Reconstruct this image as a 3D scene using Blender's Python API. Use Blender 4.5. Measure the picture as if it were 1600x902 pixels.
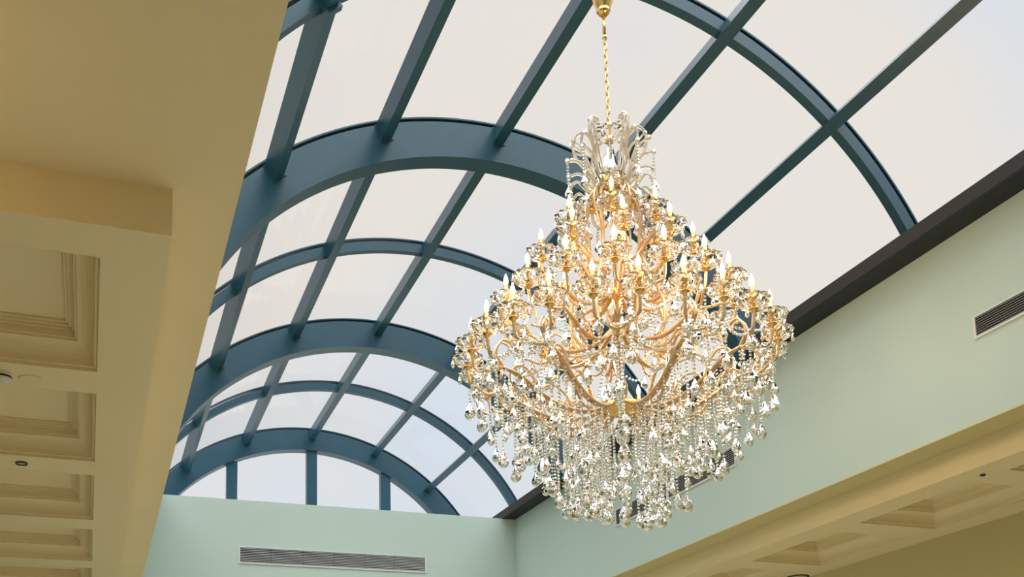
import bpy, math, random
from mathutils import Vector, Matrix
random.seed(7)
PI = math.pi
scene = bpy.context.scene
for o in list(bpy.data.objects): bpy.data.objects.remove(o)
COL = scene.collection
H = 1.6                                   # eye height above the floor

# ------------------------------------------------------------------ camera
YAW, PITCH, ROLL, FPX = 0.343, 0.150, -0.021, 1634.8
PPX, PPY = -80.84, 538.06                 # lens shift in pixels (upward-shifted view)
F = Vector((math.sin(YAW)*math.cos(PITCH), math.cos(YAW)*math.cos(PITCH), math.sin(PITCH)))
R0 = Vector((math.cos(YAW), -math.sin(YAW), 0)); U0 = R0.cross(F)
RR = R0*math.cos(ROLL)+U0*math.sin(ROLL); UU = -R0*math.sin(ROLL)+U0*math.cos(ROLL)
cam_data = bpy.data.cameras.new('camera'); cam = bpy.data.objects.new('camera', cam_data); COL.objects.link(cam)
cam_data.sensor_width = 36; cam_data.lens = FPX*36/1600
cam_data.shift_x = -PPX/1600; cam_data.shift_y = PPY/1600
cam_data.clip_start = 0.05; cam_data.clip_end = 200
M = Matrix((RR, UU, -F)).transposed().to_4x4(); M.translation = Vector((0, 0, H))
cam.matrix_world = M
scene.camera = cam

# ------------------------------------------------------------------ sky, sun, exposure
SKY_STRENGTH = 1.0
SUN_STRENGTH, SUN_ANGLE = 5.4, math.radians(100)
SUN_DIR = (0.0, 0.20, -1.0)
EXPOSURE = 0.0
SKY_W = 29.17                                # which clouds
CHANDELIER_WATTS = 118.0
ASSUMED_LAMP_WATTS = 9.0  # assumed ceiling lamp, outside the view
scene.view_settings.view_transform = 'Standard'
scene.view_settings.look = 'None'
scene.view_settings.exposure = EXPOSURE
scene.view_settings.gamma = 1
scene.view_settings.use_curve_mapping = False
world = bpy.data.worlds.new('sky'); scene.world = world; world.use_nodes = True
nt = world.node_tree; nt.nodes.clear()
out = nt.nodes.new('ShaderNodeOutputWorld'); bg = nt.nodes.new('ShaderNodeBackground')
tc = nt.nodes.new('ShaderNodeTexCoord')
n1 = nt.nodes.new('ShaderNodeTexNoise'); n1.inputs['Scale'].default_value = 2.3; n1.inputs['Detail'].default_value = 4; n1.inputs['Roughness'].default_value = 0.5
r1 = nt.nodes.new('ShaderNodeValToRGB')
r1.color_ramp.elements[0].position = 0.365; r1.color_ramp.elements[0].color = (0.70, 0.765, 0.86, 1)
r1.color_ramp.elements[1].position = 0.515; r1.color_ramp.elements[1].color = (0.835, 0.785, 0.735, 1)
n1.noise_dimensions = '4D'; n1.inputs['W'].default_value = SKY_W
nt.links.new(tc.outputs['Generated'], n1.inputs['Vector']); nt.links.new(n1.outputs['Fac'], r1.inputs['Fac'])
nt.links.new(r1.outputs['Color'], bg.inputs['Color']); bg.inputs['Strength'].default_value = SKY_STRENGTH
nt.links.new(bg.outputs['Background'], out.inputs['Surface'])
sun_d = bpy.data.lights.new('sun', 'SUN'); sun = bpy.data.objects.new('sun', sun_d); COL.objects.link(sun)
sun_d.energy = SUN_STRENGTH; sun_d.angle = SUN_ANGLE; sun_d.color = (0.93, 0.98, 1.0)
sun.rotation_euler = Vector(SUN_DIR).to_track_quat('-Z', 'Y').to_euler(); sun.location = (3, 5, 20)

# ------------------------------------------------------------------ materials
def mat(name, color, rough=0.5, metal=0.0, noise=0.0, nscale=4.0, bump=0.0, bscale=120.0, trans=0.0, ior=1.45, coat=0.0, emit=None, estr=0.0, color2=None):
    m = bpy.data.materials.new(name); m.use_nodes = True
    t = m.node_tree; p = t.nodes['Principled BSDF']
    p.inputs['Base Color'].default_value = (*color, 1); p.inputs['Roughness'].default_value = rough
    p.inputs['Metallic'].default_value = metal; p.inputs['Transmission Weight'].default_value = trans
    p.inputs['IOR'].default_value = ior; p.inputs['Coat Weight'].default_value = coat
    if emit: p.inputs['Emission Color'].default_value = (*emit, 1); p.inputs['Emission Strength'].default_value = estr
    if noise:
        c = t.nodes.new('ShaderNodeTexCoord'); n = t.nodes.new('ShaderNodeTexNoise'); n.inputs['Scale'].default_value = nscale; n.inputs['Detail'].default_value = 5
        mx = t.nodes.new('ShaderNodeMix'); mx.data_type = 'RGBA'
        c2 = color2 or tuple(v*(1-noise) for v in color)
        mx.inputs[6].default_value = (*color, 1); mx.inputs[7].default_value = (*c2, 1)
        t.links.new(c.outputs['Object'], n.inputs['Vector']); t.links.new(n.outputs['Fac'], mx.inputs[0]); t.links.new(mx.outputs[2], p.inputs['Base Color'])
    if bump:
        c = t.nodes.new('ShaderNodeTexCoord'); n = t.nodes.new('ShaderNodeTexNoise'); n.inputs['Scale'].default_value = bscale; n.inputs['Detail'].default_value = 3
        b = t.nodes.new('ShaderNodeBump'); b.inputs['Strength'].default_value = bump; b.inputs['Distance'].default_value = 0.004
        t.links.new(c.outputs['Object'], n.inputs['Vector']); t.links.new(n.outputs['Fac'], b.inputs['Height']); t.links.new(b.outputs['Normal'], p.inputs['Normal'])
    return m
def pane_mat():
    m = bpy.data.materials.new('skylight_glass'); m.use_nodes = True; t = m.node_tree; t.nodes.clear()
    o = t.nodes.new('ShaderNodeOutputMaterial'); tr = t.nodes.new('ShaderNodeBsdfTransparent'); gl = t.nodes.new('ShaderNodeBsdfGlossy')
    fr = t.nodes.new('ShaderNodeMath'); lw = t.nodes.new('ShaderNodeLayerWeight'); lw.inputs['Blend'].default_value = .5; fr.operation = 'POWER'; fr.inputs[1].default_value = 5.0; t.links.new(lw.outputs['Facing'], fr.inputs[0]); f2 = t.nodes.new('ShaderNodeMath'); f2.operation = 'MULTIPLY'; f2.inputs[1].default_value = .25; t.links.new(fr.outputs[0], f2.inputs[0]); fr = f2; mx = t.nodes.new('ShaderNodeMixShader')
    tr.inputs['Color'].default_value = (0.985, 0.99, 0.985, 1); gl.inputs['Roughness'].default_value = 0.02
    t.links.new(fr.outputs[0], mx.inputs[0]); t.links.new(tr.outputs[0], mx.inputs[1]); t.links.new(gl.outputs[0], mx.inputs[2]); t.links.new(mx.outputs[0], o.inputs[0])
    return m
def glass_mat(name, color, ior=1.5, rough=0.0):
    m = bpy.data.materials.new(name); m.use_nodes = True; t = m.node_tree; t.nodes.clear()
    o = t.nodes.new('ShaderNodeOutputMaterial'); g = t.nodes.new('ShaderNodeBsdfGlass'); g.inputs['IOR'].default_value = ior
    g.inputs['Color'].default_value = (*color, 1); g.inputs['Roughness'].default_value = rough; t.links.new(g.outputs[0], o.inputs[0])
    return m
M_WALL = mat('pale_green_wall_paint', (0.525, 0.645, 0.60), 0.7, noise=0.03, nscale=1.2, bump=0.05)
M_CEIL = mat('cream_ceiling_paint', (0.88, 0.76, 0.49), 0.75, noise=0.05, nscale=1.0, bump=0.04)
M_FARWALL = mat('ochre_wall_paint_and_ledge_shade', (0.66, 0.58, 0.30), 0.75, noise=0.06, nscale=1.5)  # outer wall paint, also painted shade on the cornice ledge
M_FLOOR = mat('warm_marble_floor', (0.70, 0.64, 0.49), 0.35, noise=0.2, nscale=1.3)
M_STEEL = mat('blue_grey_painted_steel', (0.018, 0.076, 0.118), 0.32, metal=0.0, noise=0.25, nscale=5, bump=0.06, bscale=40)
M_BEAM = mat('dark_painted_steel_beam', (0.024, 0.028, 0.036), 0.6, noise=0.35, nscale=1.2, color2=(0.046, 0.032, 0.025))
M_BEAM_SHADE = mat('beam_underside_shade', (0.010, 0.012, 0.020), 0.55, noise=0.2, nscale=3)  # darker copy of the beam colour, shade painted onto its underside
M_PANE = pane_mat()
M_GRILLE = mat('white_aluminium', (0.72, 0.73, 0.72), 0.4, noise=0.04)
M_DUCT = mat('dark_duct_lining', (0.012, 0.012, 0.016), 0.8)
M_GOLD = mat('polished_gold', (0.93, 0.58, 0.20), 0.22, metal=1.0, noise=0.12, nscale=30)
M_ARM = mat('glass_sheathed_gold_arm', (0.70, 0.43, 0.19), 0.18, metal=0.35, coat=0.8, noise=0.25, nscale=25, color2=(0.84, 0.62, 0.39))
M_CRYSTAL = glass_mat('clear_cut_crystal', (1, 1, 1), 1.52)
M_PAN = glass_mat('warm_moulded_glass', (1.0, 0.965, 0.91), 1.46, 0.06)
M_PLUME = mat('amber_tinted_glass_tube', (0.96, 0.86, 0.70), 0.08, noise=0.08, nscale=20, trans=0.70, ior=1.45, coat=0.4)
M_BULB = mat('lit_flame_bulb', (1, 0.95, 0.85), 0.2, emit=(1.0, 0.92, 0.78), estr=0.70)
M_WHITE = mat('white_plastic', (0.8, 0.77, 0.68), 0.4, noise=0.03)
M_DARK = mat('dark_plastic', (0.02, 0.018, 0.015), 0.5)
M_LENS = mat('frosted_lamp_lens', (0.6, 0.52, 0.42), 0.3, noise=0.05)

# ------------------------------------------------------------------ mesh helpers
class MB:
    def __init__(s): s.v = []; s.f = []; s.sm = []
    def add(s, vs, fs, smooth=False):
        b = len(s.v); s.v += [tuple(x) for x in vs]; s.f += [tuple(b+i for i in f) for f in fs]; s.sm += [smooth]*len(fs)
    def box(s, x0, x1, y0, y1, z0, z1):
        s.add([(x0,y0,z0),(x1,y0,z0),(x1,y1,z0),(x0,y1,z0),(x0,y0,z1),(x1,y0,z1),(x1,y1,z1),(x0,y1,z1)],
              [(0,3,2,1),(4,5,6,7),(0,1,5,4),(1,2,6,5),(2,3,7,6),(3,0,4,7)])
    def prism_y(s, poly, y0, y1):             # poly of (x,z), extruded along y
        n = len(poly); a = sum(poly[i][0]*poly[(i+1)%n][1]-poly[(i+1)%n][0]*poly[i][1] for i in range(n))
        if a < 0: poly = poly[::-1]
        s.add([(x,y0,z) for x,z in poly]+[(x,y1,z) for x,z in poly],
              [tuple(range(n)), tuple(reversed(range(n,2*n)))]+[((i+1)%n, i, n+i, n+(i+1)%n) for i in range(n)])
    def tube(s, pts, rad, seg=6, caps=True):
        pts = [Vector(p) for p in pts]; n = len(pts); rad = rad if isinstance(rad, (list, tuple)) else [rad]*n
        t0 = (pts[1]-pts[0]).normalized(); ref = Vector((0,0,1)) if abs(t0.z) < 0.9 else Vector((1,0,0))
        nrm = (ref - t0*ref.dot(t0)).normalized(); vs = []
        for i, p in enumerate(pts):
            t = (pts[min(i+1,n-1)]-pts[max(i-1,0)]).normalized(); nrm = (nrm - t*nrm.dot(t)).normalized(); b = t.cross(nrm)
            for k in range(seg):
                a = 2*PI*k/seg; vs.append(p+(nrm*math.cos(a)+b*math.sin(a))*rad[i])
        fs = [(i*seg+k, i*seg+(k+1)%seg, (i+1)*seg+(k+1)%seg, (i+1)*seg+k) for i in range(n-1) for k in range(seg)]
        s.add(vs, fs, True)
        if caps:
            b = len(s.v)-n*seg
            s.f.append(tuple(b+k for k in reversed(range(seg)))); s.f.append(tuple(b+(n-1)*seg+k for k in range(seg))); s.sm += [False, False]
    def lathe(s, prof, seg=16, smooth=False, mod=None, c=(0,0,0)):   # prof of (r,z); poles closed when r == 0
        rings = []; vs = []; fs = []
        for j, (r, z) in enumerate(prof):
            if r == 0: rings.append([len(vs)]); vs.append((c[0], c[1], c[2]+z)); continue
            ids = []
            for k in range(seg):
                a = 2*PI*k/seg; rr, dz = (r, 0) if mod is None else mod(j, k, r)
                ids.append(len(vs)); vs.append((c[0]+rr*math.cos(a), c[1]+rr*math.sin(a), c[2]+z+dz))
            rings.append(ids)
        for A, B in zip(rings, rings[1:]):
            for k in range(seg):
                q = []
                for i in (A[k%len(A)], A[(k+1)%len(A)], B[(k+1)%len(B)], B[k%len(B)]):
                    if i not in q: q.append(i)
                if len(q) > 2: fs.append(tuple(q))
        s.add(vs, fs, smooth)
    def mesh(s, name, m):
        me = bpy.data.meshes.new(name); me.from_pydata(s.v, [], s.f); me.polygons.foreach_set('use_smooth', s.sm); me.materials.append(m); me.update(); return me
    def build(s, name, m, parent=None): return put(name, s.mesh(name, m), parent)
def put(name, me, parent=None, loc=(0,0,0), rz=0.0, rot=None, sc=None):
    o = bpy.data.objects.new(name, me); COL.objects.link(o); o.location = loc; o.rotation_euler = rot or (0,0,rz)
    if sc: o.scale = sc
    if parent: o.parent = parent
    return o
def tag(o, label, cat, group=None, kind=None):
    o['label'] = label; o['category'] = cat
    if group: o['group'] = group
    if kind: o['kind'] = kind
    return o
def empty(name, loc): return put(name, None, None, loc)
def spline(ctrl, per=6):                       # Catmull-Rom through the control points
    P = [Vector(p) for p in ctrl]; P = [P[0]*2-P[1]]+P+[P[-1]*2-P[-2]]; o = []
    for i in range(1, len(P)-2):
        for k in range(per):
            t = k/per; a, b, c, d = P[i-1:i+3]
            o.append(0.5*((2*b)+(c-a)*t+(2*a-5*b+4*c-d)*t*t+(3*b-a-3*c+d)*t**3))
    return o+[P[-2]]
def flip_fix(o):
    import bmesh
    bm = bmesh.new(); bm.from_mesh(o.data); bmesh.ops.recalc_face_normals(bm, faces=bm.faces); bm.to_mesh(o.data); bm.free()

# ------------------------------------------------------------------ room shell (metres, floor at 0)
XC = 3.596; XW0, XW1 = 0.596, 6.596           # atrium wells between the two bulkheads
ZT = 4.445+H; ZB = 2.801+H; ZC = 2.567+H      # top of bulkhead, its underside, coffered ceiling
YE = 15.631; YF = -0.55                       # end wall and front bulkhead
XOL, XOR, YOF = -4.6, 8.48, -5.0              # outer walls
XFL, XFR = 0.296, 6.897                       # inner edges of the two coffered aisles
YS = 4.683                                    # where the left coffered ceiling steps down
b = MB(); b.box(XOL-.2, XOR+.2, YOF-.2, YE+.2, -.1, 0); fl = b.build('floor', M_FLOOR); tag(fl, 'warm beige marble floor far below the skylight', 'floor', kind='structure')
b = MB(); b.box(XW1, XW1+.2, YF, YE, ZB+.012, ZT-.002); wr = b.build('wall_right', M_WALL); tag(wr, 'long pale green upper wall right of the chandelier under dark beam', 'wall', kind='structure')
b = MB(); b.box(XW0-.2, XW0, YF, YE, ZB+.10, ZT-.002); wl = b.build('wall_left', M_WALL); tag(wl, 'pale upper wall above the cream soffit on the left', 'wall', kind='structure')
b = MB(); b.box(XOL-.2, XOR+.2, YE, YE+.2, 0, ZC); b.box(XW0, XW1, YE, YE+.2, ZC, ZT); b.box(XOL-.2, XW0, YE, YE+.2, ZC, ZB+.35); b.box(XW1, XOR+.2, YE, YE+.2, ZC, ZB+.35)
wb = b.build('wall_back', M_WALL); tag(wb, 'pale green end wall below the far arched window', 'wall', kind='structure')
b = MB(); b.box(XW0, XW1, YF-.2, YF, ZB, ZT); wf = b.build('wall_front', M_WALL); tag(wf, 'pale upper wall closing the near end of the skylight well', 'wall', kind='structure')
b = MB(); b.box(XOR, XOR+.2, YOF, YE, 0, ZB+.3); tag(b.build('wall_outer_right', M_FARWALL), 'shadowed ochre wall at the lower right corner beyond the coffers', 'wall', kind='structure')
b = MB(); b.box(XOL-.2, XOL, YOF, YE, 0, ZB+.3); tag(b.build('wall_outer_left', M_FARWALL), 'ochre wall at the far left of the hall', 'wall', kind='structure')
b = MB(); b.box(XOL-.2, XOR+.2, YOF-.2, YOF, 0, ZB+.3); tag(b.build('wall_outer_front', M_FARWALL), 'ochre wall behind the viewer', 'wall', kind='structure')

# --- coffered ceilings
COFF_Y = [(4.985+1.817*i, 4.985+1.817*i+1.452) for i in range(-2, 6)]
PROF = [(0,0),(0,.022),(.018,.024),(.018,.040)]+[(.018+.095*(1-math.cos(a)), .040+.095*math.sin(a)) for a in [PI/2*k/6 for k in range(7)]]+[(.113,.150),(.128,.150),(.128,.192),(.146,.192),(.146,.206),(.164,.206),(.164,.221),(.182,.221),(.182,.238)]
def coffer(x0, x1, y0, y1, parent):
    x0 += .0012; x1 -= .0012; y0 += .0012; y1 -= .0012
    b = MB(); vs = []; fs = []; n = len(PROF)
    for d, z in PROF: vs += [(x0+d,y0+d,ZC+z),(x1-d,y0+d,ZC+z),(x1-d,y1-d,ZC+z),(x0+d,y1-d,ZC+z)]
    for i in range(n-1):
        for k in range(4): fs.append((4*i+k, 4*i+(k+1)%4, 4*i+4+(k+1)%4, 4*i+4+k))
    b.add(vs, fs); o = b.build('coffer', M_CEIL, parent)
    p = MB(); d = PROF[-1][0]-.004; p.box(x0+d, x1-d, y0+d, y1-d, ZC+.236, ZC+.262); p.build('coffer_panel', M_CEIL, o)
    return o
def grid_ceiling(name, x0, x1, y0, y1, cells, label):
    xs = sorted({x0, x1, *[c[0] for c in cells], *[c[1] for c in cells]}); ys = sorted({y0, y1, *[c[2] for c in cells], *[c[3] for c in cells]})
    b = MB()
    for xa, xb in zip(xs, xs[1:]):
        for ya, yb in zip(ys, ys[1:]):
            if any(c[0] <= (xa+xb)/2 <= c[1] and c[2] <= (ya+yb)/2 <= c[3] for c in cells): continue
            b.box(xa, xb, ya, yb, ZC, ZC+.02)
    o = b.build(name, M_CEIL); tag(o, label, 'ceiling', kind='structure')
    for c in cells: coffer(*c, o)
    return o
left_cols = [(-1.467, -.015), (-3.284, -1.832)]
cl = grid_ceiling('ceiling', XOL, XFL, YS, YE, [(xa, xb, ya, yb) for xa, xb in left_cols for ya, yb in COFF_Y if ya > YS], 'cream coffered ceiling receding down the left side')
b = MB(); b.box(XFL-.02, XFL, YS+.02, YE, ZC+.02, ZB+.05); b.box(XOL, XFL, YS, YS+.02, ZC+.02, ZB); b.build('fascia', M_CEIL, cl)
b = MB()
b.box(XOL, XW0, YOF, YS, ZB, ZB+.10); b.box(XFL, XW0, YS, YE, ZB, ZB+.10); b.box(XW0, XOR, YOF, YF-.2, ZB, ZB+.10); b.box(XOL, XFL, YS, YE, ZB+.05, ZB+.15)
cs = b.build('ceiling', M_CEIL); tag(cs, 'broad plain cream soffit in the upper left corner beside the skylight', 'ceiling', kind='structure')
b = MB(); b.box(.3195, .3235, 2.2, 3.62, ZB-.0015, ZB+.001); b.build('joint_line', M_WHITE, cs)
cr = grid_ceiling('ceiling', XFR, XOR, YF-.2, YE, [(7.208, 8.17, ya, yb) for ya, yb in COFF_Y], 'cream coffered ceiling strip at the lower right beside the ochre wall')
b = MB(); b.box(XFR, XFR+.02, YF-.2, YE, ZC+.02, ZB+.05)
b.build('fascia', M_CEIL, cr)
b = MB(); b.box(XW1-.003, XFR, YF-.2, YE, ZB, ZB+.012); b.box(XFR+.02, XOR, YF-.2, YE, ZB+.05, ZB+.15); tag(b.build('trim_1', M_FARWALL), 'cream cornice ledge, darkened by painted shade, under the long green right wall', 'cornice', kind='structure')  # ochre instead of cream puts shade into the ledge underside

# ------------------------------------------------------------------ barrel skylight
VZ = 2.974+H
R_OUT, R_MAIN, R_THIN, R_PUR = 3.458, 3.104, 3.350, 3.300
STEP = math.radians(20.17); OFF = math.radians(0.45)
AS = math.radians(62.0)
MAIN_Y = [17.796-4.5345*k for k in range(5)]; THIN_Y = [15.549-4.4945*k for k in range(4)]
MAIN_T, THIN_T = .187, .084
win = empty('window_1', (XC, MAIN_Y[0], VZ)); tag(win, 'barrel vaulted glass skylight with blue grey steel ribs overhead', 'skylight', kind='structure')
win_off = Vector((XC, MAIN_Y[0], VZ))
class WB(MB):
    def build(s, name, m, parent=win):
        s.v = [tuple(Vector(v)-win_off) for v in s.v]; return MB.build(s, name, m, parent)
def pol(r, a): return (XC+r*math.sin(a), VZ+r*math.cos(a))
def arc_band(b, r0, r1, a0, a1, y0, y1, seg):
    vs = []; fs = []
    for i in range(seg+1):
        a = a0+(a1-a0)*i/seg; (xi, zi), (xo, zo) = pol(r0, a), pol(r1, a)
        vs += [(xi,y0,zi),(xo,y0,zo),(xo,y1,zo),(xi,y1,zi)]
    for i in range(seg):
        for k in range(4): fs.append((4*i+k, 4*i+4+k, 4*i+4+(k+1)%4, 4*i+(k+1)%4))
    fs += [(0,1,2,3), tuple(4*seg+k for k in (3,2,1,0))]
    b.add(vs, fs)
def frame_arc(rin, y0, t, main):
    zb_ = 4.582+H
    amax = AS
    b = WB(); arc_band(b, rin, R_OUT, -amax, amax, y0, y0+t, 72)
    if main:
        arc_band(b, rin-.012, rin+.002, -amax, amax, y0-.012, y0+t+.012, 72)     # flange lips along the lower edge
        o = b.build('main_rib', M_STEEL)
    else:
        o = b.build('thin_rib', M_STEEL)
    c = WB(); arc_band(c, R_OUT+.028, R_OUT+.044, -AS, AS, y0-.004, y0+t+.004, 72); c.build('glazing_cap', M_STEEL, win)
    return o
for y in MAIN_Y: frame_arc(R_MAIN, y, MAIN_T, True)
for y in THIN_Y: frame_arc(R_THIN, y, THIN_T, False)
PA = [(i-2)*STEP+OFF for i in range(5)]
PW = 0.052
allm = sorted(MAIN_Y)
for a in PA:
    for y0, y1 in zip(allm, allm[1:]):
        b = WB(); u = Vector((math.sin(a), math.cos(a))); t = Vector((math.cos(a), -math.sin(a)))
        c = Vector((XC, VZ)); P = [c+u*R_PUR-t*PW, c+u*R_PUR+t*PW, c+u*R_OUT+t*PW, c+u*R_OUT-t*PW]
        b.prism_y([tuple(p) for p in P], y0+MAIN_T-.001, y1+.001); o = b.build('purlin', M_STEEL)
        w = WB(); q = .014
        for yy0, yy1 in ((y1-.012, y1+.001), (y0+MAIN_T-.001, y0+MAIN_T+.012)):
            P2 = [c+u*(R_PUR-q)-t*(PW+q), c+u*(R_PUR-q)+t*(PW+q), c+u*R_OUT+t*(PW+q), c+u*R_OUT-t*(PW+q)]
            w.prism_y([tuple(p) for p in P2], yy0, yy1)
        w.build('weld_plate', M_STEEL, o).location = (0, 0, 0)
# the sub-part above is stored in window coordinates, and the purlin sits at the window origin, so they coincide
for sx in (-1, 1):
    b = WB(); xs = sorted((XC+sx*2.767, XC+sx*3.30)); b.box(xs[0], xs[1], MAIN_Y[-1]-.1, MAIN_Y[0]+.3, ZT+.012, 4.582+H)
    xs = sorted((XC+sx*2.86, XC+sx*3.05)); b.box(xs[0], xs[1], MAIN_Y[-1]-.1, MAIN_Y[0]+.3, 4.582+H, 4.615+H)
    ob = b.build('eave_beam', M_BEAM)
    xs = sorted((XC+sx*2.769, XC+sx*3.05)); w = WB(); w.box(xs[0], xs[1], MAIN_Y[-1]-.1, MAIN_Y[0]+.3, ZT-.002, ZT+.012); w.build('underside_shade_plate', M_BEAM_SHADE, ob)  # thin plate added to carry the painted shade under the beam
edges = [-AS]+PA+[AS]; ally = sorted(MAIN_Y+THIN_Y)
for y0, y1 in zip(ally, ally[1:]):
    for a0, a1 in zip(edges, edges[1:]):
        b = WB(); arc_band(b, R_OUT+.006, R_OUT+.022, a0+.004, a1-.004, y0+.05, y1+.03, 8); b.build('glass_pane', M_PANE)
for yg, nm in ((MAIN_Y[0]+.05, 1), (MAIN_Y[-1]+.05, 2)):
    mx = [XC-1.374, XC+.027, XC+1.384]
    zlo = ZT-.0
    for x in mx:
        b = WB(); zt = VZ+math.sqrt((R_MAIN+.02)**2-(abs(x-XC)+.09)**2)
        b.box(x-.092, x+.092, yg-.02, yg+.10, zlo, zt+.02); b.build('mullion', M_STEEL)
    xe = math.sqrt((R_MAIN+.01)**2-(zlo-VZ)**2); cuts = [XC-xe]+mx+[XC+xe]
    for xa, xb in zip(cuts, cuts[1:]):
        poly = [(xa, zlo), (xb, zlo)]
        for i in range(9):
            x = xb+(xa-xb)*i/8; poly.append((x, VZ+math.sqrt(max((R_MAIN+.01)**2-(x-XC)**2, (zlo-VZ)**2))+.001))
        b = WB(); b.prism_y(poly, yg+.03, yg+.045); b.build('glass_pane', M_PANE)
# ledges of the well beyond the far wall and in front of the near one, and the roof around it
b = MB(); b.box(XW0-.1, XW1+.1, YE+.2, MAIN_Y[0]+.5, ZT-.15, ZT); b.box(XW0-.1, XW1+.1, MAIN_Y[-1]-.3, YF, ZT-.10, ZT+.0) if MAIN_Y[-1]-.3 < YF else None
tag(b.build('trim_2', M_WALL), 'flat ledge behind the end wall carrying the arched window', 'ledge', kind='structure')
# steel bracket of the pipe clip on the left purlin joint near the top edge
a = PA[0]; ym = THIN_Y[2]
b = WB(); c = Vector((XC, VZ)); u = Vector((math.sin(a), math.cos(a))); t = Vector((math.cos(a), -math.sin(a)))
q = .012; P2 = [c+u*(R_PUR-.03)-t*(PW+q), c+u*(R_PUR-.03)+t*(PW+q), c+u*(R_OUT-.05)+t*(PW+q), c+u*(R_OUT-.05)-t*(PW+q)]
b.prism_y([tuple(p) for p in P2], ym-.03, ym+.02); b.build('joint_collar', M_STEEL)

# ------------------------------------------------------------------ wall grilles
def grille(label, origin, length, height, axis, nsl, bars):
    # built in a local frame: x along the grille, y out of the wall (towards the room is -y), z up; origin at lower left
    rz = 0.0 if axis == 'x' else -PI/2
    g = empty('wall_grille', origin); g.rotation_euler = (0, 0, rz); tag(g, label, 'vent', 'air grilles in the upper walls')
    f = MB(); w = .019
    f.box(-w, length+w, -.014, 0, -w, 0); f.box(-w, length+w, -.014, 0, height, height+w*.6); f.box(-w, 0, -.014, 0, 0, height); f.box(length, length+w, -.014, 0, 0, height)
    f.build('grille_frame', M_GRILLE, g)
    d = MB(); d.box(0, length, -.0035, -.0005, 0, height); d.build('duct_opening', M_DUCT, g)
    s = MB(); pit = height/nsl; s.add([(0,-.0125,0),(length,-.0125,0),(length,-.004,pit*.24),(0,-.004,pit*.24),(0,-.0125,-pit*.10),(length,-.0125,-pit*.16)], [(0,1,2,3),(0,4,5,1),(3,2,5,4),(0,3,4),(1,5,2)])
    me = s.mesh('slat', M_GRILLE)
    for i in range(nsl): put('slat', me, g, (0, 0, pit*(i+.42)))
    if bars:
        v = MB(); v.box(-.004, .004, -.0120, -.004, 0, height); mv = v.mesh('bar', M_DUCT)
        for i in range(1, bars): put('bar', mv, g, (length*i/bars-.02, 0, 0))
    return g
grille('long white louvred air grille across the pale green end wall', (2.08, YE, 3.475+H), 2.926, .232, 'x', 9, 6)
grille('long louvred air grille on the green right wall seen behind the hanging crystals', (XW1, 12.14, 3.475+H), 2.75, .200, 'y', 9, 0)
grille('louvred air grille on the green right wall cut by the right picture edge', (XW1, 6.05, 3.500+H), 2.75, .158, 'y', 8, 0)

# ------------------------------------------------------------------ small ceiling fittings
d = empty('smoke_detector', (-.555, 6.62, ZC)); tag(d, 'small white ceiling detector with a dark slot between two left coffers', 'detector')
b = MB(); b.lathe([(0,-.0),(.055,0),(.058,-.012),(.050,-.016)], 20, True); b.lathe([(.050,-.016),(.052,-.034),(.040,-.048),(0,-.052)], 20, True); b.build('housing', M_WHITE, d)
b = MB(); b.lathe([(.0505,-.018),(.0535,-.022),(.0535,-.027),(.0515,-.031)], 20, True); b.build('slot', M_DARK, d)
d = empty('ceiling_rosette', (-.40, 6.66, ZC)); tag(d, 'flat cream round cover plate on the ceiling beside the white detector', 'cover')
b = MB(); b.lathe([(0,-.008),(.062,-.008),(.070,-.004),(.070,0),(0,0)], 24); b.build('plate', M_CEIL, d)
def downlight(x, y, r, label, watts=0.0):
    d = empty('downlight', (x, y, ZC)); tag(d, label, 'lamp', 'recessed ceiling downlights')
    b = MB(); b.lathe([(r*.80,-.001),(r*.84,-.012),(r*.97,-.012),(r,-.001)], 28, True); b.build('trim_ring', M_DARK, d)
    b = MB(); b.lathe([(0,-.004),(r*.82,-.004),(r*.82,-.001),(0,-.001)], 28); b.build('lens', M_LENS, d)
downlight(-.545, 8.43, .045, 'tiny dark recessed spot between the second and third left coffers')
downlight(7.10, 6.60, .022, 'tiny dark recessed dot on the right ceiling margin near the fascia')
downlight(8.33, 10.70, .14, 'dark rimmed round downlight against the ochre wall at the lower edge')

# assumed ceiling lamp, unseen left of the picture, added to warm the soffit edge
lp = empty('assumed_ceiling_lamp', (-1.25, 3.75, ZB)); tag(lp, 'assumed warm globe ceiling lamp, added unseen on the plain soffit left of the picture edge', 'lamp')
b = MB(); b.lathe([(0,0),(.09,0),(.09,-.025),(.05,-.04),(0,-.04)], 24, True); b.build('assumed_lamp_base', M_GOLD, lp)
b = MB(); b.lathe([(.045,-.038),(.10,-.07),(.12,-.12),(.10,-.17),(.05,-.205),(0,-.21)], 24, True); b.build('assumed_lamp_globe', mat('assumed_lit_opal_globe', (1, .9, .75), .3, emit=(1, .72, .38), estr=3.0), lp)
ld = bpy.data.lights.new('assumed_globe_light', 'POINT'); ld.energy = ASSUMED_LAMP_WATTS; ld.color = (1, .66, .30); ld.shadow_soft_size = .13; put('assumed_globe_light', ld, lp, (0, 0, -.36))  # light of the assumed lamp, added for the warm soffit glow

# ------------------------------------------------------------------ chandelier
CX, CY = 3.596, 6.47
ch = empty('chandelier', (CX, CY, H)); tag(ch, 'huge tiered gold and crystal chandelier with candle bulbs and bead fringe hanging on a chain', 'chandelier')
def part(mb, name, m, parent=ch): return mb.build(name, m, parent)
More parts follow.
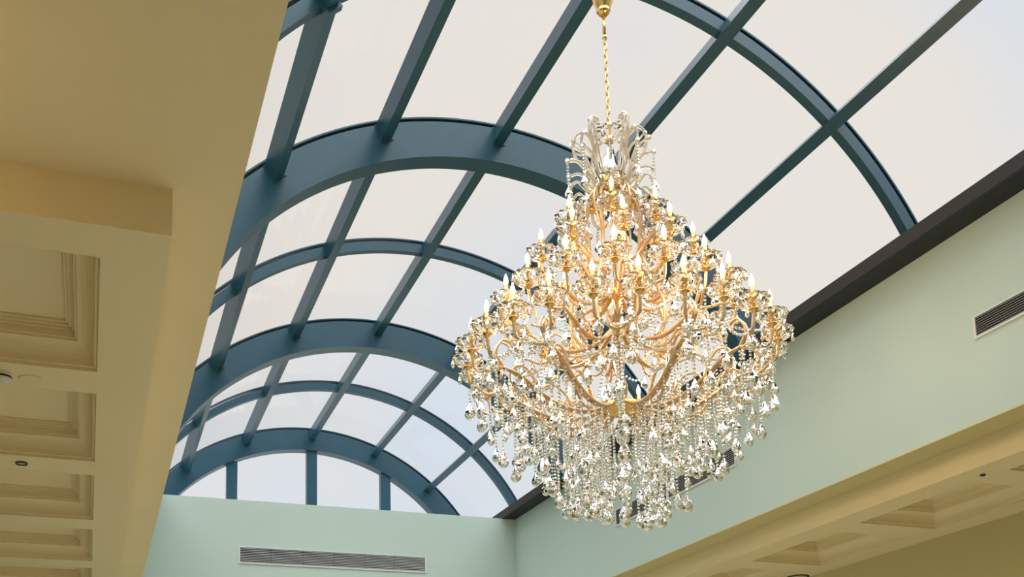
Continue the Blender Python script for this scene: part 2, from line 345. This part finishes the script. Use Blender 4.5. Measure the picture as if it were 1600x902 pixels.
# canopy on the skylight ridge, rod and chain
b = MB(); b.lathe([(0,6.275),(.10,6.275),(.105,6.23),(.088,6.12),(.070,6.02),(.050,5.965),(.052,5.945),(.040,5.93),(.020,5.925),(0,5.922)], 12, False, lambda j,k,r: (r*(1+.05*(k%2)), 0)); part(b, 'canopy', M_GOLD)
b = MB(); b.lathe([(0,5.93),(.013,5.93),(.013,5.735),(0,5.735)], 10, True); b.lathe([(0,5.745),(.018,5.742),(.018,5.715),(0,5.712)], 10, True); part(b, 'drop_rod', M_GOLD)
lk = MB(); L, W = .020, .013
path = [Vector((W*math.cos(t), 0, (L if math.sin(t) > 0 else -L)+W*math.sin(t))) for t in [2*PI*k/14+.001 for k in range(15)]]
lk.tube(path, .0042, 6, False); lkm = lk.mesh('chain_link', M_GOLD)
zc = 5.700; n = 0
while zc > 4.96: put('chain_link', lkm, ch, (0, 0, zc), rz=(PI/2)*(n % 2)+.5); zc -= .0535; n += 1
# stem with its turned pieces
b = MB(); b.lathe([(0,4.985),(.010,4.985),(.010,4.90),(.030,4.895),(.030,4.845),(.012,4.84),(.012,2.70),(0,2.70)], 12, True); part(b, 'stem', M_GOLD)
b = MB(); b.lathe([(0,4.80),(.03,4.79),(.045,4.72),(.075,4.62),(.070,4.55),(.035,4.50),(.030,4.47),(0,4.47)], 12); part(b, 'glass_baluster', M_PAN)
def hub(z, r, h): 
    b = MB(); b.lathe([(0,z+h),(r*.5,z+h),(r*.95,z+h*.7),(r,z+h*.3),(r*.9,z),(r*.45,z-h*.35),(0,z-h*.5)], 24, True); part(b, 'hub', M_GOLD)
hub(4.44, .135, .05); hub(4.20, .04, .05); hub(3.90, .05, .05); hub(3.60, .075, .06); hub(3.33, .065, .06); hub(2.71, .15, .07)
b = MB(); b.lathe([(0,3.22),(.03,3.20),(.045,3.1),(.025,2.98),(.055,2.9),(.045,2.82),(0,2.80)], 12); part(b, 'glass_baluster', M_PAN)
# glass pieces shared by the arms
SEG = 20
def scal(j, k, r):
    if j in (0, 8): return (r, 0)
    s_ = 1 if (k+j) % 2 == 0 else -1
    return (r*(1+.055*s_), .004*s_)
b = MB(); b.lathe([(.017,-.002),(.050,.004),(.086,.020),(.106,.044),(.113,.068),(.104,.070),(.094,.048),(.056,.018),(.017,.010)], SEG, False, scal)
pan_me = b.mesh('drip_pan', M_PAN)
b = MB(); b.lathe([(0,-.030),(.012,-.028),(.020,-.012),(.034,-.004),(.034,.002),(0,.004)], 14, True); cup_me = b.mesh('candle_cup', M_GOLD)
b = MB(); b.lathe([(0,0),(.0175,0),(.0175,.150),(.012,.152),(0,.152)], 12, True); sleeve_me = b.mesh('candle_sleeve', M_GOLD)
b = MB(); b.lathe([(0,.150),(.012,.152),(.017,.168),(.0195,.184),(.017,.204),(.009,.228),(.003,.244),(0,.248)], 10, True); bulb_me = b.mesh('bulb', M_BULB)
b = MB(); b.lathe([(0,0),(.004,-.002),(.004,-.014),(.009,-.026),(.0145,-.050),(.0135,-.064),(.007,-.074),(0,-.077)], 7); tear_me = b.mesh('teardrop', M_CRYSTAL)
def drop_mesh(name, s):
    b = MB(); b.lathe([(0,0),(.006*s,-.004*s),(.017*s,-.026*s),(.032*s,-.056*s),(.037*s,-.074*s),(.030*s,-.096*s),(.014*s,-.110*s),(0,-.114*s)], 8); return b.mesh(name, M_CRYSTAL)
drops = [drop_mesh('crystal_drop', s) for s in (.80, .98, 1.14)]
almond = [drop_mesh('almond_drop', s) for s in (.85, 1.05)]
def bead_chain(b, pts, r=.0105):
    for p in pts: b.lathe([(0,r),(r,r*.35),(r,-r*.35),(0,-r)], 6, False, None, p)
_st = {}
PITCHB = .0262
def strand_mesh(n):
    if n not in _st:
        b = MB(); bead_chain(b, [(0, 0, -.012-PITCHB*i) for i in range(n)]); _st[n] = b.mesh('bead_strand', M_CRYSTAL)
    return _st[n]

def arm_mesh(ctrl, rad=.0125, twin=.013, scrolls=(), name='arm'):
    b = MB(); P = spline([(r, 0, z) for r, z in ctrl], 5)
    n = len(P)
    for sy in ((-1, 1) if twin else (0,)):
        b.tube([Vector((p.x, sy*twin*(1 if i < n-4 else (n-1-i)/4), p.z)) for i, p in enumerate(P)], rad, 6)
    for c in scrolls:
        Q = spline([(r, 0, z) for r, z in c], 5); m = len(Q)
        b.tube(Q, [rad*.95*(1-.45*i/(m-1)) for i in range(m)], 6)
    return b.mesh(name, M_ARM)
def curl(r, z, s, up=1):                         # a C-scroll starting at (r,z)
    return [(r, z), (r+.05*s, z+.10*s*up), (r+.14*s, z+.17*s*up), (r+.24*s, z+.15*s*up), (r+.27*s, z+.06*s*up), (r+.21*s, z+.01*s*up), (r+.17*s, z+.06*s*up)]
AC = math.atan2(-CY, -CX)                          # azimuth of one main arm
def candle_arm(me, a, R, Z, k, parent=ch, name='arm'):
    arm = put(name, me, parent, (0,0,0), a)
    put('candle_cup', cup_me, arm, (R, 0, Z+.020)); put('drip_pan', pan_me, arm, (R, 0, Z+.024), rz=random.uniform(0, 1))
    put('candle_sleeve', sleeve_me, arm, (R, 0, Z+.024)); put('bulb', bulb_me, arm, (R, 0, Z+.024))
    for q in range(4):
        t = 2*PI*q/4+.5+k; put('teardrop', tear_me, arm, (R+.110*math.cos(t), .110*math.sin(t), Z+.088), rz=t)
def fork_mesh(r0, z0, R, Z, half, sgn, rad, name='arm'):  # one branch that leaves a main arm at azimuth -sgn*half (own frame: ends on +x)
    a0 = -sgn*half; b = MB(); d = R-r0
    pts = [(r0*math.cos(a0), r0*math.sin(a0), z0)]
    for f, g, h in ((.35, .30, .10), (.65, .72, .10), (.90, .97, .22), (1, 1, 1)):
        r = r0+d*f; aa = a0*(1-g); pts.append((r*math.cos(aa), r*math.sin(aa), z0+(Z-z0)*h+(.03 if f < .5 else 0)*(-1)))
    b.tube(spline(pts, 5), rad, 6)
    aa = a0*.6; r = r0+d*.4
    Q = spline([(r0*math.cos(a0), r0*math.sin(a0), z0), (r0*1.06*math.cos(a0*.9), r0*1.06*math.sin(a0*.9), z0+.10), (r0*1.01*math.cos(a0*.8), r0*1.01*math.sin(a0*.8), z0+.19), (r0*.94*math.cos(a0*.8), r0*.94*math.sin(a0*.8), z0+.17), (r0*.95*math.cos(a0*.8), r0*.95*math.sin(a0*.8), z0+.11)], 5)
    b.tube(Q, [rad*.9*(1-.45*i/(len(Q)-1)) for i in range(len(Q))], 6)
    return b.mesh(name, M_ARM)
MAIN = [(.13,2.73),(.28,2.68),(.46,2.69),(.64,2.77),(.80,2.88),(.93,2.93)]
main_me = arm_mesh(MAIN, .0125, .014, [curl(.40,2.69,.9), curl(.62,2.76,-.85), curl(.66,2.78,.8,1.3)], 'main_arm')
NM = 12; HALF = PI/NM/2
fm = {s_: fork_mesh(.93, 2.93, 1.115, 3.07, HALF, s_, .0125) for s_ in (-1, 1)}
def main_z(r):
    for (r0, z0), (r1, z1) in zip(MAIN, MAIN[1:]):
        if r <= r1: return z0+(z1-z0)*(r-r0)/(r1-r0)
    return MAIN[-1][1]
for k in range(NM):
    a = AC+2*PI*k/NM
    put('main_arm', main_me, ch, (0,0,0), a)
    for s_ in (-1, 1): candle_arm(fm[s_], a+s_*HALF, 1.115, 3.07, k)
# second tier: eight forked arms, then single arms above
M2 = [(.05,3.34),(.18,3.22),(.36,3.17),(.52,3.22),(.64,3.30)]
m2 = arm_mesh(M2, .0115, .011, [curl(.34,3.17,.8), curl(.50,3.22,-.7)], 'main_arm')
f2 = {s_: fork_mesh(.64, 3.30, .85, 3.43, PI/16, s_, .0115) for s_ in (-1, 1)}
for k in range(8):
    a = AC+.2+2*PI*k/8
    put('main_arm', m2, ch, (0,0,0), a)
    for s_ in (-1, 1): candle_arm(f2[s_], a+s_*PI/16, .85, 3.43, k)
TIERS = [
    (10, .12, [(.06,3.62),(.14,3.55),(.27,3.52),(.40,3.60),(.52,3.68),(.575,3.72),(.58,3.80)], [curl(.27,3.52,.7), curl(.40,3.60,-.6)]),
    (6, .0, [(.04,3.92),(.10,3.86),(.19,3.86),(.28,3.94),(.34,3.99),(.36,4.08)], [curl(.18,3.86,.5, 1.2)]),
    (3, .0, [(.03,4.22),(.07,4.18),(.13,4.20),(.17,4.26),(.18,4.34)], []),
]
for ti, (cnt, ph, ctrl, scr) in enumerate(TIERS):
    am = arm_mesh(ctrl, .011, .010 if ti < 2 else 0, scr)
    R, Z = ctrl[-1]
    for k in range(cnt): candle_arm(am, AC+ph+2*PI*k/cnt, R, Z, k)
# frame straps from the upper plate down to the second tier
b = MB(); b.tube(spline([(.12,0,4.45),(.19,0,4.36),(.22,0,4.22),(.20,0,4.02),(.22,0,3.84),(.30,0,3.66),(.36,0,3.46),(.36,0,3.30),(.30,0,3.20)], 6), .0135, 7)
b.tube(spline([(.20,0,4.02),(.27,0,4.10),(.33,0,4.22),(.30,0,4.32),(.25,0,4.28)], 5), .009, 6)
st = b.mesh('frame_strap', M_ARM)
for k in range(8): put('frame_strap', st, ch, (0,0,0), AC+2*PI*(k+.5)/8)
b = MB()
tie = spline([(.80*math.cos(t), .80*math.sin(t), 2.88-.05*math.sin(PI*f)) for f, t in [(f, 2*PI/NM*f) for f in (0, .25, .5, .75, 1)]], 4)
b.tube(tie, .008, 6); tm = b.mesh('tie_rod', M_PLUME)
for k in range(NM): put('tie_rod', tm, ch, (0,0,0), AC+2*PI*k/NM)

# crown of glass plumes
b = MB()
o_ = spline([(.11,0,4.46),(.20,0,4.55),(.20,0,4.65),(.26,0,4.75),(.275,0,4.86),(.245,0,4.93),(.18,0,4.955),(.15,0,4.93)], 5)
i_ = spline([(.10,0,4.50),(.14,0,4.62),(.17,0,4.71),(.205,0,4.81),(.21,0,4.90),(.19,0,4.955)], 5)
b.tube(o_, .0125, 6); b.tube(i_, .0105, 6)
for t in (.35, .5, .65, .8): b.tube([o_[int(t*(len(o_)-1))], i_[int(t*(len(i_)-1))]], .008, 5)
for p in (o_[-1], i_[-1], o_[22]): b.lathe([(0,.02),(.016,.008),(.016,-.008),(0,-.02)], 6, False, None, tuple(p))
pm = b.mesh('crown_plume', M_PLUME)
for k in range(6): put('crown_plume', pm, ch, (0,0,0), AC+PI/6+2*PI*k/6)
b = MB()
b.tube(spline([(.12,0,4.45),(.17,0,4.57),(.25,0,4.66),(.33,0,4.665)], 5), .012, 6); b.tube(spline([(.17,0,4.57),(.22,0,4.74),(.30,0,4.79)], 5), .010, 6); b.tube(spline([(.12,0,4.42),(.20,0,4.44),(.26,0,4.50),(.31,0,4.47)], 5), .011, 6)
for p in ((.335,0,4.665), (.305,0,4.79), (.315,0,4.465)): b.lathe([(0,.022),(.019,.010),(.019,-.010),(0,-.022)], 8, False, None, p)
br = b.mesh('crown_branch', M_PLUME)
for k in range(10):
    a = 2*PI*k/10+.45; o = put('crown_branch', br, ch, (0,0,0), a)
    s = put('bead_strand', strand_mesh(6+k % 3), o, (.335, 0, 4.65)); put('almond_drop', almond[0], o, (.335, 0, 4.65-.012-PITCHB*(6+k % 3)))
    put('bead_strand', strand_mesh(5), o, (.315, 0, 4.445)); put('almond_drop', almond[0], o, (.315, 0, 4.30))
b = MB(); b.lathe([(.012,4.845),(.05,4.86),(.10,4.90),(.115,4.925),(.108,4.930),(.09,4.905),(.045,4.875),(.012,4.865)], SEG, False, scal); part(b, 'crown_pan', M_PAN)
# bead fringe hung along the lower main arms, longest near the middle
def zbot(r): return 1.83+.86*max(r-.22, 0)**1.05
for k in range(NM):
    a = AC+2*PI*k/NM
    for i in range(22):
        r = .16+.045*i; side = (.013 if i % 2 else -.013)
        if r <= .95: x, y, z0 = r*math.cos(a)-side*math.sin(a), r*math.sin(a)+side*math.cos(a), main_z(r)-.012
        else:
            aa = a+(1 if i % 2 else -1)*HALF*min(1, (r-.93)/.15); x, y, z0 = r*math.cos(aa), r*math.sin(aa), 2.915
        z1 = zbot(r)+random.choice((-.02, .03, .08, .16, .28))+random.uniform(-.05, .05)
        n = max(4, int((z0-z1-.11)/PITCHB)); o = put('bead_strand', strand_mesh(n), ch, (x, y, z0), random.uniform(0, 1))
        put('crystal_drop', random.choice(drops), o, (0, 0, -PITCHB*n), random.uniform(0, 3))
b = MB(); b.lathe([(0,2.69),(.02,2.68),(.045,2.60),(.055,2.54),(.045,2.48),(0,2.44)], 10); part(b, 'bottom_finial', M_CRYSTAL)
# pendants under the upper arms
for R, Z, cnt, ph, ln in ((1.06, 2.96, 24, HALF, 0), (.80, 2.83, 12, PI/12, 1), (.64, 3.29, 8, .2, 4), (.40, 3.16, 8, .2, 5), (.75, 3.33, 16, .1, 3), (.50, 3.66, 10, .12, 4), (.27, 3.51, 10, .12, 6), (.30, 3.95, 6, 0, 4), (.24, 4.1, 8, .3, 3)):
    for k in range(cnt):
        a = AC+ph+2*PI*k/cnt+random.uniform(-.05, .05); n = ln+random.randint(0, 3) if ln else 0
        x, y = R*math.cos(a), R*math.sin(a)
        if n: put('pendant_chain', strand_mesh(n), ch, (x, y, Z))
        put('almond_drop', random.choice(almond), ch, (x, y, Z-.006-PITCHB*n), random.uniform(0, 3))
# bead garlands from each upper candle to the tier below
def garland(p, q, sag):
    b = MB(); p, q = Vector(p), Vector(q); n = max(6, int((p-q).length*1.12/.029))
    bead_chain(b, [tuple(p.lerp(q, i/n)+Vector((0, 0, -sag*4*(i/n)*(1-i/n)))) for i in range(n+1)], .0125)
    part(b, 'garland', M_CRYSTAL)
for k in range(8):
    a = AC+.2+2*PI*k/8; a2 = a+PI/8
    garland((.66*math.cos(a), .66*math.sin(a), 3.30), (1.10*math.cos(AC+2*PI*(k*1.5+.5)/12), 1.10*math.sin(AC+2*PI*(k*1.5+.5)/12), 3.0), .06)
    garland((.80*math.cos(a+PI/16), .80*math.sin(a+PI/16), 3.35), (.80*math.cos(a+3*PI/16), .80*math.sin(a+3*PI/16), 3.35), .11)
for k in range(10):
    a = AC+.12+2*PI*k/10
    garland((.54*math.cos(a), .54*math.sin(a), 3.70), (.54*math.cos(a+PI/5), .54*math.sin(a+PI/5), 3.70), .12)
for k in range(24):
    a = AC+HALF+2*PI*k/24
    garland((1.09*math.cos(a), 1.09*math.sin(a), 2.96), (1.09*math.cos(a+PI/12), 1.09*math.sin(a+PI/12), 2.96), .07)
# light of the candle bulbs
for k in range(8):
    ld = bpy.data.lights.new('candle_light', 'POINT'); ld.energy = CHANDELIER_WATTS/8; ld.color = (1.0, 0.70, 0.36); ld.shadow_soft_size = .06
    R_, Z_ = (1.06, 3.40) if k % 2 == 0 else (.80, 3.76)
    put('candle_light', ld, ch, (R_*math.cos(k*PI/4+.1), R_*math.sin(k*PI/4+.1), Z_))
